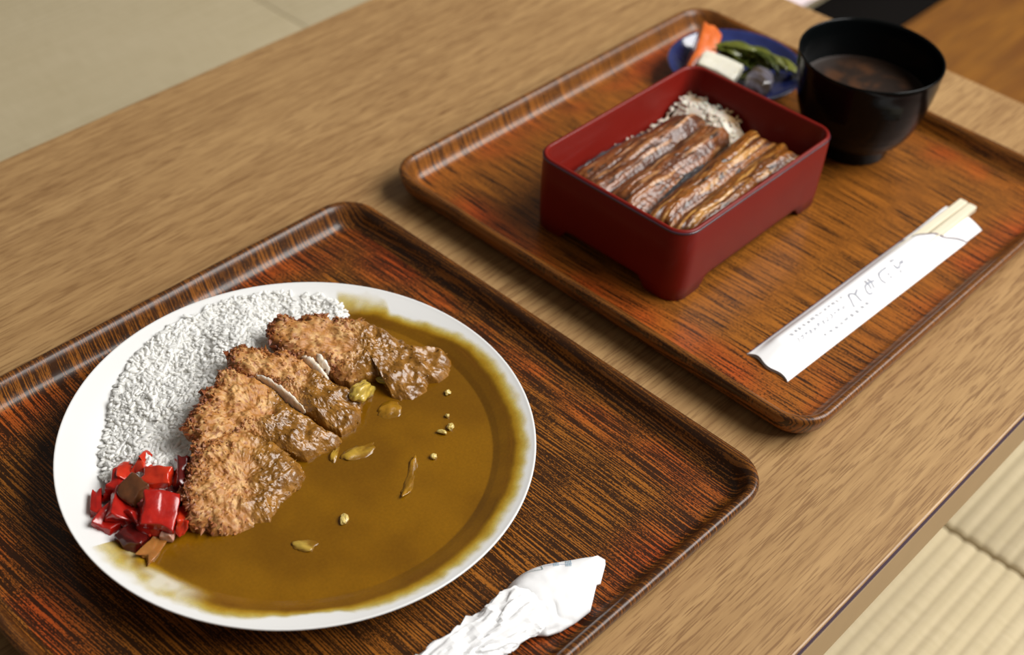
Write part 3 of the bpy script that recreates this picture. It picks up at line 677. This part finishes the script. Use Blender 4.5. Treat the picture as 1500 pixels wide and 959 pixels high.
    # printed marks on the paper
    def mark(p, q, wd, mat):
        p, q = np.array(p) / 1000, np.array(q) / 1000; d = q - p; d /= np.linalg.norm(d); sd = np.array((-d[1], d[0])) * wd / 2000
        L = [p + (q - p) * k / 6 for k in range(7)]; V = np.array([x + sd for x in L] + [x - sd for x in L]); V = np.c_[V, np.zeros(14)]; V[:, 2] = nap_top(V) + 0.00025
        make('printed_mark', V, [(i, i + 7, i + 8, i + 1) for i in range(6)], mat, t)
    mark((353.3, 271.3), (350.2, 267.6), 0.34, M_PRINT2); mark((350.2, 267.6), (343.4, 274.3), 0.34, M_PRINT2)
    for k in range(4): mark((358.7 + k * .6, 267.8 - k * .5), (355.6 + k * .66, 264.8 - k * .48), 0.28, M_PRINT)
    for k in range(4): mark((363.9 + k * .64, 264.2 - k * .53), (359.6 + k * .58, 260.2 - k * .56), 0.28, M_PRINT)
    mark((353.6, 269.7), (363.3, 259.5), 0.45, plain('print_faint', (0.62, 0.68, 0.80), 0.75))
    mark((365.6, 247.0), (361.6, 243.8), 0.4, plain('print_faint_blue', (0.62, 0.74, 0.82), 0.75))
napkin()

# ------------------------------------------------------------------ red lacquer box with eel
M_LAC = plain('red_lacquer', (0.175, 0.0085, 0.0045), 0.42, coat=0.08, spec=0.22, var=0.10, vscale=40)
M_LACEDGE = plain('worn_glint_lacquer_edge', (0.050, 0.016, 0.028), 0.28, coat=0.4)  # purplish tone carries both rim wear and the edge's specular glint, painted in
BX, BY = 0.6493, 0.4130; HX, HY = 0.0832, 0.0612; BT = 0.0625
def lbox():
    t = thing('lacquer_box', (BX, BY, TH), 'rectangular red lacquer box holding grilled eel, on the far tray', 'box')
    n, m = 12, 44
    def lp(inset, z, r=0.014):
        p = rrect(HX - inset, HY - inset, max(r - inset, .004), n, m); return np.c_[p[:, 0] + BX, p[:, 1] + BY, np.full(len(p), z)]
    def skirt(p, z1):
        x, y = np.abs(p[:, 0] - BX), np.abs(p[:, 1] - BY)
        on_x = y > HY - 0.0045; on_y = x > HX - 0.0045
        u = np.where(on_x & ~on_y, x, np.where(on_y & ~on_x, y, 1.0)); lim = np.where(on_x & ~on_y, HX - 0.030, HY - 0.028)
        cut = (1 - sst(-0.004, 0.004, u - lim)) * (1.0 * ((on_x ^ on_y)))
        q = p.copy(); q[:, 2] = TH + z1 + cut * 0.0078; return q
    fl = lambda p: p
    o0 = lp(0.0014, 0); o1 = lp(0.0, TH + 0.012)
    rings = [skirt(lp(0.004, 0), 0.0004), skirt(lp(0.0022, 0), 0.0), skirt(o0, 0.0006), lp(0.0006, TH + 0.012), lp(0.0, TH + 0.030), lp(0.0, BT - 0.002),
             lp(0.0006, BT - 0.0003), lp(0.0016, BT), lp(0.0026, BT - 0.0004), lp(0.0032, BT - 0.002), lp(0.0036, TH + 0.014), lp(0.006, TH + 0.0115)]
    V, F = loft(rings, cap1=True)
    k = len(V); u0 = lp(0.004, TH + 0.0095); V = np.vstack([V, u0]); nn = len(u0)
    F = F + [(i, (i + 1) % nn, k + (i + 1) % nn, k + i)[::-1] for i in range(nn)] + [tuple(k + i for i in range(nn))[::-1]]
    make('box_body', V, F, M_LAC, t)
    a = [lp(-0.0002, BT - 0.0026), lp(-0.0004, BT - 0.0018), lp(0.0001, BT - 0.0009), lp(0.0010, BT - 0.0030)]
    V, F = loft(a + [a[0]]); tag(make('rim_line', V, F, M_LACEDGE, t), 'thin dark line around the rim, part wear and part painted edge glint')
    return t
lbox()
BPOLY = [(BX - HX + .006, BY - HY + .006), (BX + HX - .006, BY - HY + .006), (BX + HX - .006, BY + HY - .006), (BX - HX + .006, BY + HY - .006)]
def brice_h(P):
    far = sst(0.696, 0.714, P[:, 0]) * sst(0.412, 0.430, P[:, 1])
    return TH + 0.0255 + 0.0105 * far + 0.0012 * fbmv(P, 60, 2, 2.0)
g = G('rice_sauced'); n = g.noise(g.obj(), 45, 3); g.set(Base=g.mix(g.ramp(n, [(.50, 0), (.66, 1)]), (0.80, 0.73, 0.62), (0.46, 0.28, 0.12)), Roughness=0.4, SSS=0.2, SSScale=0.002)
tag(rice_pile('box_rice', BPOLY, brice_h, 1500, g.m, (BX, BY, TH + 0.0116), 9, cell=0.004), 'rice tinted with sauce under the eel in the red box', 'rice', kind='stuff')
M_EEL = vcol('grilled_eel', 0.33, 0.2, None, sss=0.08, ssr=(1, .5, .2), var=0.30, vscale=420, bump=0.5, bdist=0.0009)
M_SKIN = vcol('eel_skin', 0.28, 0.5, None, var=0.5, vscale=500, bump=0.5, bdist=0.0008)
def eel(label, c0, c1, w0, w1, ztop, seed, tint, lobes, tails):
    """fillet opened flat: two long lobes with a groove, ridged along its length. c0,c1 = end centres, w = half widths"""
    c0, c1 = np.array(c0), np.array(c1); d = c1 - c0; Ln = np.linalg.norm(d); d /= Ln; sd = np.array((-d[1], d[0]))
    t = thing('eel_fillet', ((c0[0] + c1[0]) / 2, (c0[1] + c1[1]) / 2, TH + 0.0255), label, 'eel', 'grilled eel fillets in the box')
    nu, nv = 130, 110; V = []; H = []; C = []
    us = np.linspace(0, 1, nu); vs = np.linspace(-1, 1, nv)
    for u in us:
        for v in vs:
            w_ = w0 + (w1 - w0) * u
            endx = tails * (0.0035 * math.cos(v * 7 + seed) + 0.0025 * abs(v)) * (1 if u > .5 else -1) * abs(u - .5) * 2
            wob = 0.0022 * fbm((u * 3, v * .5 + seed, seed), 3)
            x = u * Ln - endx; y = v * w_ + wob
            P = c0 + d * x + sd * y
            lob = abs(math.sin((v * 0.5 + 0.5) * math.pi * lobes)) ** 0.7
            edge = max(0.0, 1 - abs(v) ** 6) ** 0.5; ends = max(0.0, 1 - abs(2 * u - 1) ** 14) ** 0.5
            rid = fbm((u * 2.2 + seed, v * w_ * 260, seed * 2), 4); cr = fbm((u * 40, v * 9, seed), 3); big = fbm((u * 3, v * 1.5, seed + 4), 2)
            z = ztop - 0.0065 + (0.0060 * lob + 0.0030) * edge * ends + 0.0011 * rid * edge + 0.0005 * cr + 0.0016 * big
            z += 0.0015 * math.sin(u * 3.1)
            V.append((P[0], P[1], z)); st = rid + 0.25 * cr
            c = lerp(tint[0], tint[1], np.array(float(sst(-0.35, 0.40, st))))
            c = lerp(c, tint[2], np.array(float(sst(0.22, 0.62, fbm((u * 3.5 + 3, v * w_ * 330, seed + 8), 3) + 0.3 * (lob - .5)))))
            c = lerp(c, (0.040, 0.018, 0.010), np.array(float(sst(0.30, 0.62, fbm((u * 9, v * w_ * 420, seed + 11), 3)))))
            c = lerp(c, (0.07, 0.035, 0.015), np.array(0.75 * (1 - ends) + 0.35 * float(sst(.85, 1, abs(v)))))
            C.append(c)
    n1 = len(V); V = np.array(V); B = V.copy(); B[:, 2] = np.maximum(V[:, 2] - 0.008, TH + 0.0262)
    F = []
    for i in range(nu - 1):
        for j in range(nv - 1):
            q = (i * nv + j, i * nv + j + 1, (i + 1) * nv + j + 1, (i + 1) * nv + j); F.append(q[::-1]); F.append(tuple(k + n1 for k in q))
    loop = [j for j in range(nv)] + [i * nv + nv - 1 for i in range(1, nu)] + [(nu - 1) * nv + j for j in range(nv - 2, -1, -1)] + [i * nv for i in range(nu - 2, 0, -1)]
    for k, a in enumerate(loop):
        b = loop[(k + 1) % len(loop)]; F.append((a, b, b + n1, a + n1))
    make('flesh', np.vstack([V, B]), F, M_EEL, t, cols=np.clip(np.array(C + C), 0, 1))
    # dark skin curling out along both long edges
    for s, (ua, ub) in ((-1, (0.10, 0.75)), (1, (0.02, 0.70))):
        rows = []; cc = []
        for u in np.linspace(ua, ub, 60):
            w_ = w0 + (w1 - w0) * u; row = []; fd = math.sin(math.pi * (u - ua) / (ub - ua)) ** 0.5
            for a in np.linspace(-1.3, 2.2, 12):
                y = s * (w_ - 0.0010 + 0.0026 * fd * math.cos(a)) + 0.0009 * fbm((u * 20, a, seed), 3)
                P = c0 + d * u * Ln + sd * y; row.append((P[0], P[1], ztop - 0.0050 + 0.0034 * fd * math.sin(a) + 0.0008 * fbm((u * 30, a * 2, seed), 3)))
                cc.append(np.array((0.030, 0.034, 0.040)) * (1 + 2.2 * max(0, fbm((u * 60, a * 3, seed), 3))))
            rows.append(np.array(row))
        Vs, Fs = loft(rows, close=False); tag(make('skin', Vs, Fs, M_SKIN, t, cols=np.array(cc)), 'dark grey eel skin edge')
TINT_L = ((0.085, 0.022, 0.005), (0.235, 0.072, 0.014), (0.44, 0.21, 0.080))
TINT_R = ((0.105, 0.026, 0.003), (0.285, 0.092, 0.008), (0.52, 0.25, 0.055))
eel('glazed eel fillet on the left of the red box, duller brown with rice behind', (0.5835, 0.4300), (0.7050, 0.4365), 0.0325, 0.0225, 0.0440, 1.7, TINT_L, 2, 1.0)
eel('glossy orange-brown eel fillet on the right of the red box', (0.5860, 0.3780), (0.7180, 0.3870), 0.0195, 0.0235, 0.0465, 4.1, TINT_R, 2, 1.0)

# ------------------------------------------------------------------ soup bowl
M_BLK = plain('black_lacquer', (0.0025, 0.0032, 0.0034), 0.16, coat=0.06, spec=0.12)
BC = (0.8055, 0.3765)
def bowl():
    t = thing('soup_bowl', (BC[0], BC[1], TH), 'black lacquer soup bowl at the far corner of the far tray', 'bowl')
    po = [(0.0270, 0.0095), (0.0310, 0.0120), (0.0365, 0.0175), (0.0405, 0.0245), (0.0435, 0.0325), (0.0460, 0.042), (0.0480, 0.052), (0.0496, 0.063), (0.0505, 0.0735)]
    po2 = []
    for k in range(len(po) - 1):
        for q in range(5):
            f = q / 5; r = po[k][0] * (1 - f) + po[k + 1][0] * f; z = po[k][1] * (1 - f) + po[k + 1][1] * f
            po2.append((r + 0.00022 * math.sin(z * 1500), z))
    rim = [(0.0507, 0.0745), (0.0506, 0.0754), (0.0500, 0.0758), (0.0492, 0.0752), (0.0488, 0.0735)]
    pi = [(0.0478, 0.063), (0.0462, 0.052), (0.0440, 0.042), (0.0412, 0.033), (0.036, 0.022), (0.028, 0.0155), (0.0002, 0.0135)]
    V, F = lathe([(0.0002, 0.0095)] + po2 + rim + pi, (BC[0], BC[1], TH), 120); make('bowl_body', V, F, M_BLK, t)
    V, F = lathe([(0.0002, 0.0094), (0.0235, 0.0094), (0.0240, 0.0008), (0.0252, 0.0), (0.0268, 0.0004), (0.0272, 0.0015), (0.0266, 0.0085), (0.0275, 0.0103)], (BC[0], BC[1], TH), 96); make('foot_ring', V, F, M_BLK, t)
bowl()
nr = 24; rs = np.linspace(0.001, 0.0452, nr); t_ = np.linspace(0, 2 * np.pi, 72, endpoint=False)
rings = [np.stack([BC[0] + r * np.cos(t_), BC[1] + r * np.sin(t_), np.full(72, TH + 0.0475 + (0.0004 if r > 0.0445 else 0))], 1) for r in rs]
V, F = loft(rings, cap0=True); nz = fbmv(V, 70, 4, 3.0)
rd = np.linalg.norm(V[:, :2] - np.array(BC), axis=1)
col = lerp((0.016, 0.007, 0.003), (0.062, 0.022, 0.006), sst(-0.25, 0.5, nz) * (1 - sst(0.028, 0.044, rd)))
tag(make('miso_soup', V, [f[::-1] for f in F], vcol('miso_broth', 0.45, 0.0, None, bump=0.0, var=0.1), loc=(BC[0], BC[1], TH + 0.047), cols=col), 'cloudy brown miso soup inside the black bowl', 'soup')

# ------------------------------------------------------------------ blue dish with pickles
g = G('blue_glaze'); n = g.noise(g.obj(), 120, 3); g.set(Base=g.mix(n, (0.010, 0.014, 0.075), (0.028, 0.042, 0.170)), Roughness=0.14, Coat=0.6, CoatR=0.05); M_BLUE = g.m
DC = (0.8090, 0.4850)
V, F = lathe([(0.0002, 0.002), (0.024, 0.002), (0.0245, 0.0), (0.028, 0.0), (0.030, 0.004), (0.042, 0.0085), (0.0505, 0.0150), (0.0520, 0.0175), (0.0512, 0.0186), (0.0498, 0.0180), (0.0475, 0.0150), (0.040, 0.0105), (0.028, 0.0070), (0.0002, 0.0060)], (DC[0], DC[1], TH), 96)
tag(make('small_dish', V, F, M_BLUE, loc=(DC[0], DC[1], TH)), 'small round dark blue glazed dish behind the red box', 'dish')
GT = 'pickles on the blue dish'
M_CARROT = glossy('pickled_carrot', (0.62, 0.115, 0.012), (0.74, 0.17, 0.028), 0.3, 0.2, 120, (1, .4, .1))
M_DAIKON = glossy('pickled_daikon', (0.74, 0.70, 0.56), (0.82, 0.79, 0.68), 0.35, 0.25, 120, (1, .9, .6))
chunk('carrot_pickle', (0.7970, 0.5080, 0.0270), (0.0250, 0.0085, 0.0085), (0.3, -0.28, 0.42), M_CARROT, 'orange carrot pickle slice on the blue dish', 'pickle', GT, 31, jit=0.08)
chunk('daikon_pickle', (0.7830, 0.4835, 0.0290), (0.0100, 0.0150, 0.0075), (0.15, -0.1, 0.25), M_DAIKON, 'white radish pickle block on the blue dish', 'pickle', GT, 32, jit=0.05, bevel=0.10)
M_GREENS = vcol('pickled_greens', 0.3, 0.4, None, sss=0.1, var=0.3, vscale=300, bump=0.4)
def greens():
    rng = np.random.default_rng(4); V = []; F = []; C = []; off = 0
    for k in range(16):
        a = rng.uniform(-0.6, 0.6) - 1.05; L = rng.uniform(0.016, 0.026); wd = rng.uniform(0.003, 0.0055)
        c = np.array((0.8165 + rng.normal(0, 0.006), 0.4790 + rng.normal(0, 0.008), 0.0225 + 0.012 * k / 16)); d = np.array((math.cos(a), math.sin(a), 0)); s = np.array((-d[1], d[0], 0))
        nu, nv = 14, 6; shade = rng.uniform(0, 1)
        for sgn in (0, 1):
            for i in range(nu + 1):
                for j in range(nv + 1):
                    u = i / nu * 2 - 1; v = j / nv * 2 - 1; w_ = wd * (1 - 0.8 * u ** 4)
                    p = c + d * u * L + s * (v * w_ + 0.003 * math.sin(u * 3 + k)) + np.array((0, 0, 0.004 * (1 - u * u) + 0.0012 * math.sin(v * 4 + u * 5 + k) - sgn * 0.0012 - 0.0025 * u * u))
                    V.append(p); C.append(lerp((0.055, 0.075, 0.010), (0.20, 0.21, 0.030), np.array(shade)))
        n1 = (nu + 1) * (nv + 1)
        for i in range(nu):
            for j in range(nv):
                q = off + i * (nv + 1) + j; F += [(q, q + nv + 1, q + nv + 2, q + 1), (q + n1, q + n1 + 1, q + n1 + nv + 2, q + n1 + nv + 1)]
        off += 2 * n1
    tag(make('greens_pickle', V, F, M_GREENS, loc=(0.8165, 0.479, 0.0190), cols=np.array(C)), 'dark green leafy pickle heap on the blue dish', 'pickle', GT)
greens()
g = G('pickled_eggplant'); n = g.noise(g.obj((200, 40, 1)), 1, 3)
g.set(Base=g.mix(g.ramp(n, [(.42, 0), (.58, 1)]), (0.110, 0.075, 0.050), (0.26, 0.24, 0.30)), Roughness=0.14, Coat=0.6, CoatR=0.06); g.bump(n, 0.2, 0.0006)
lump('eggplant_pickle', (0.7985, 0.4560, 0.0255), (0.0165, 0.0105, 0.0085), 0.6, (1, 1, 1), g.m, 'shiny grey-purple eggplant pickle at the front of the blue dish', 'pickle', GT, 3.0, 0.0, 0.16, 1.1)

# ------------------------------------------------------------------ chopsticks in a paper sleeve
g = G('sleeve_paper'); n = g.noise(g.obj(), 700, 2); g.set(Base=g.mix(n, (0.88, 0.88, 0.89), (0.91, 0.91, 0.91)), Roughness=0.6, Spec=0.3); M_SLEEVE = g.m
M_VIO = plain('sleeve_edge_line', (0.115, 0.065, 0.110), 0.6); M_INK = plain('pale_ink', (0.40, 0.41, 0.45), 0.7, var=0.05)
M_INKD = plain('grey_ink', (0.30, 0.31, 0.36), 0.7, var=0.05)
SO = np.array((0.5650, 0.2950)); SDV = np.array((0.99937, -0.0355)); STV = np.array((-0.0355, -0.99937))
SW = 0.0311
def sxy(s, t): return SO + SDV * s + STV * t
def front_end(t):           # where the front sheet stops, along s, for t in 0..SW
    u = t / SW; return 0.1650 + 0.0345 * u + 0.004 * math.sin(math.pi * u) - 0.002 * math.sin(2 * math.pi * u)
def near_end(t):
    u = t / SW; return 0.0012 * math.sin(u * 9.5) + 0.0008 * math.sin(u * 5)
def sleeve_z(s, t):
    u = t / SW; stick = math.exp(-((t - 0.0105) / 0.0068) ** 4)
    puff = max(0.0, 1 - (2 * u - 1) ** 4)
    k = min(1.0, s / 0.018)
    return TH + 0.0010 + puff * (0.0012 + 0.0003 * math.sin(s * 60)) + 0.0048 * stick * (0.08 + 0.92 * k) * (1 if u > 0 else 0)
def sleeve():
    t_ = thing('chopstick_sleeve', (0.665, 0.277, TH), 'white printed paper sleeve for chopsticks on the far tray', 'paper sleeve')
    ns, nt = 80, 36; V = []; F = []
    for i in range(ns + 1):
        for j in range(nt + 1):
            t = SW * j / nt; a, b = near_end(t), front_end(t); s = a + (b - a) * i / ns
            p = sxy(s, t); V.append((p[0], p[1], sleeve_z(s, t) if 0 < j < nt else TH + 0.0006))
    q = nt + 1
    for i in range(ns):
        for j in range(nt): a = i * q + j; F.append((a, a + 1, a + q + 1, a + q)[::-1])
    make('front_sheet', V, F, M_SLEEVE, t_)
    back_end = lambda t: 0.2230 - 0.10 * 0 + (0.0040 * math.sin(t / SW * 3.0)) - 0.003 * (t / SW)
    V = []; F = []
    for i in range(41):
        for j in range(nt + 1):
            t = SW * j / nt - 0.0; t2 = t if i < 30 else t * 0.97 + 0.0002
            a, b = near_end(t), back_end(t); s = a + (b - a) * i / 40; p = sxy(s, t2)
            lift = 0.0020 * sst(0.185, 0.22, s) * (1 - t / SW)
            V.append((p[0], p[1], TH + 0.00035 + float(lift)))
    n1 = len(V); V += [(x, y, z - 0.00025) for x, y, z in V]
    for i in range(40):
        for j in range(nt): a = i * q + j; F.append((a, a + q, a + q + 1, a + 1)); F.append((n1 + a, n1 + a + 1, n1 + a + q + 1, n1 + a + q))
    make('back_sheet', V, F, M_SLEEVE, t_)
    def ribbon(name, pts, wd, mat, dz=0.00022, n=40):
        """pts in (s, t): a thin printed or folded line lying on the front sheet"""
        P = resample(np.array(pts), n, closed=False); V = []
        for k in range(n):
            d = P[min(k + 1, n - 1)] - P[max(k - 1, 0)]; d /= np.linalg.norm(d) + 1e-12; sd = np.array((-d[1], d[0])) * wd / 2
            for e in (sd, -sd):
                s, t = P[k] + e; p = sxy(s, t); tt = min(max(t, 1e-5), SW - 1e-5); V.append((p[0], p[1], sleeve_z(s, tt) + dz))
        return V, [(2 * k, 2 * k + 1, 2 * k + 3, 2 * k + 2) for k in range(n - 1)]
    V, F = ribbon('', [(front_end(SW * k / 30) - 0.0004, SW * k / 30) for k in range(31)], 0.0009, M_VIO, 0.0005); tag(make('opening_line', V, F, M_VIO, t_), 'thin violet line along the mouth of the sleeve')
    V, F = ribbon('', [(0.002, 0.0007), (0.172, 0.0007)], 0.0006, M_VIO, 0.0004); tag(make('fold_line', V, F, M_VIO, t_), 'thin violet line along the long fold')
    # lettering: four brushed characters, then three small lines (strokes in a unit square, x right, y up)
    FU = [[(.46, .95), (.60, .86), (.48, .74)], [(.48, .72), (.66, .48), (.60, .22), (.40, .14)], [(.22, .48), (.14, .26), (.22, .20)], [(.76, .46), (.88, .30)]]
    JI = [[(.30, .95), (.28, .40), (.36, .12), (.58, .06), (.84, .30)], [(.56, .88), (.64, .76)], [(.72, .94), (.80, .82)]]
    MO = [[(.46, .98), (.36, .50), (.40, .14), (.62, .05), (.82, .20), (.80, .40)], [(.18, .70), (.70, .72)], [(.16, .44), (.66, .48)]]
    TO = [[(.30, .95), (.42, .62)], [(.82, .78), (.40, .58), (.20, .30), (.34, .10), (.84, .08)]]
    V = []; F = []
    def glyph(st, s_top, t_left, size, wd, n=22):
        for l in st:
            l = np.array(l)
            for _ in range(2):                                        # round the corners of the brush path
                if len(l) > 2:
                    m = [l[0]]
                    for a, b in zip(l[:-1], l[1:]): m += [a * .75 + b * .25, a * .25 + b * .75]
                    l = np.array(m + [l[-1]])
            pts = [(s_top - (1 - y) * size, t_left + x * size) for x, y in l]
            v, f = ribbon('', pts, wd, None, 0.0003, n); o = len(V); V.extend(v); F.extend([tuple(k + o for k in q2) for q2 in f])
    for k, ch in enumerate((FU, JI, MO, TO)): glyph(ch, 0.1440 - k * 0.0162, 0.0098, 0.0118, 0.00105)
    make('shop_lettering', V, F, M_INKD, t_)
    rng = random.Random(8); V2, F2 = [], []
    V, F = [], []
    for (s_hi, s_lo, t0, n) in ((0.0820, 0.0290, 0.0100, 13), (0.0770, 0.0300, 0.0150, 12), (0.0950, 0.0500, 0.0215, 9)):
        for k in range(n):
            s = s_hi - (s_hi - s_lo) * k / (n - 1); st = []
            for _ in range(rng.randint(2, 4)):
                if rng.random() < .5: y = rng.uniform(.1, .9); st.append([(rng.uniform(0, .3), y), (rng.uniform(.6, 1), y + rng.uniform(-.15, .15))])
                else: x = rng.uniform(.15, .85); st.append([(x, rng.uniform(.7, 1)), (x + rng.uniform(-.2, .2), rng.uniform(0, .4))])
            glyph(st, s, t0, 0.0027, 0.00050, 5)
    make('small_lettering', V, F, M_INK, t_)
sleeve()
cs = thing('disposable_chopsticks', (0.70, 0.2815, TH), 'pale wooden throwaway chopsticks poking out of the white sleeve', 'chopsticks')
g = G('pale_birch'); n = g.noise(g.obj((30, 500, 300)), 1, 3); g.set(Base=g.mix(n, (0.70, 0.62, 0.44), (0.82, 0.76, 0.60)), Roughness=0.6); M_BIRCH = g.m
for k, t0 in enumerate((0.0068, 0.0138)):
    rings = []
    for s, wv, hv in ((0.020, .0034, .0030), (0.10, .0045, .0036), (0.2335, .0062, .0048), (0.2343, .0058, .0044)):
        p = rrect(wv / 2, hv / 2, 0.0007, 3, 3); r = []
        for a, b in p:
            q = sxy(s, t0 + (0.004 - (0.0002 + wv / 2 if k == 0 else -(0.0002 + wv / 2)) if False else 0) + a + (0.0 if s > 0.15 else 0.0)); r.append((q[0], q[1], TH + 0.0012 + hv / 2 + b))
        rings.append(np.array(r))
    V, F = loft(rings, cap0=True, cap1=True); make('chopstick', V, F, M_BIRCH, cs, smooth=False)
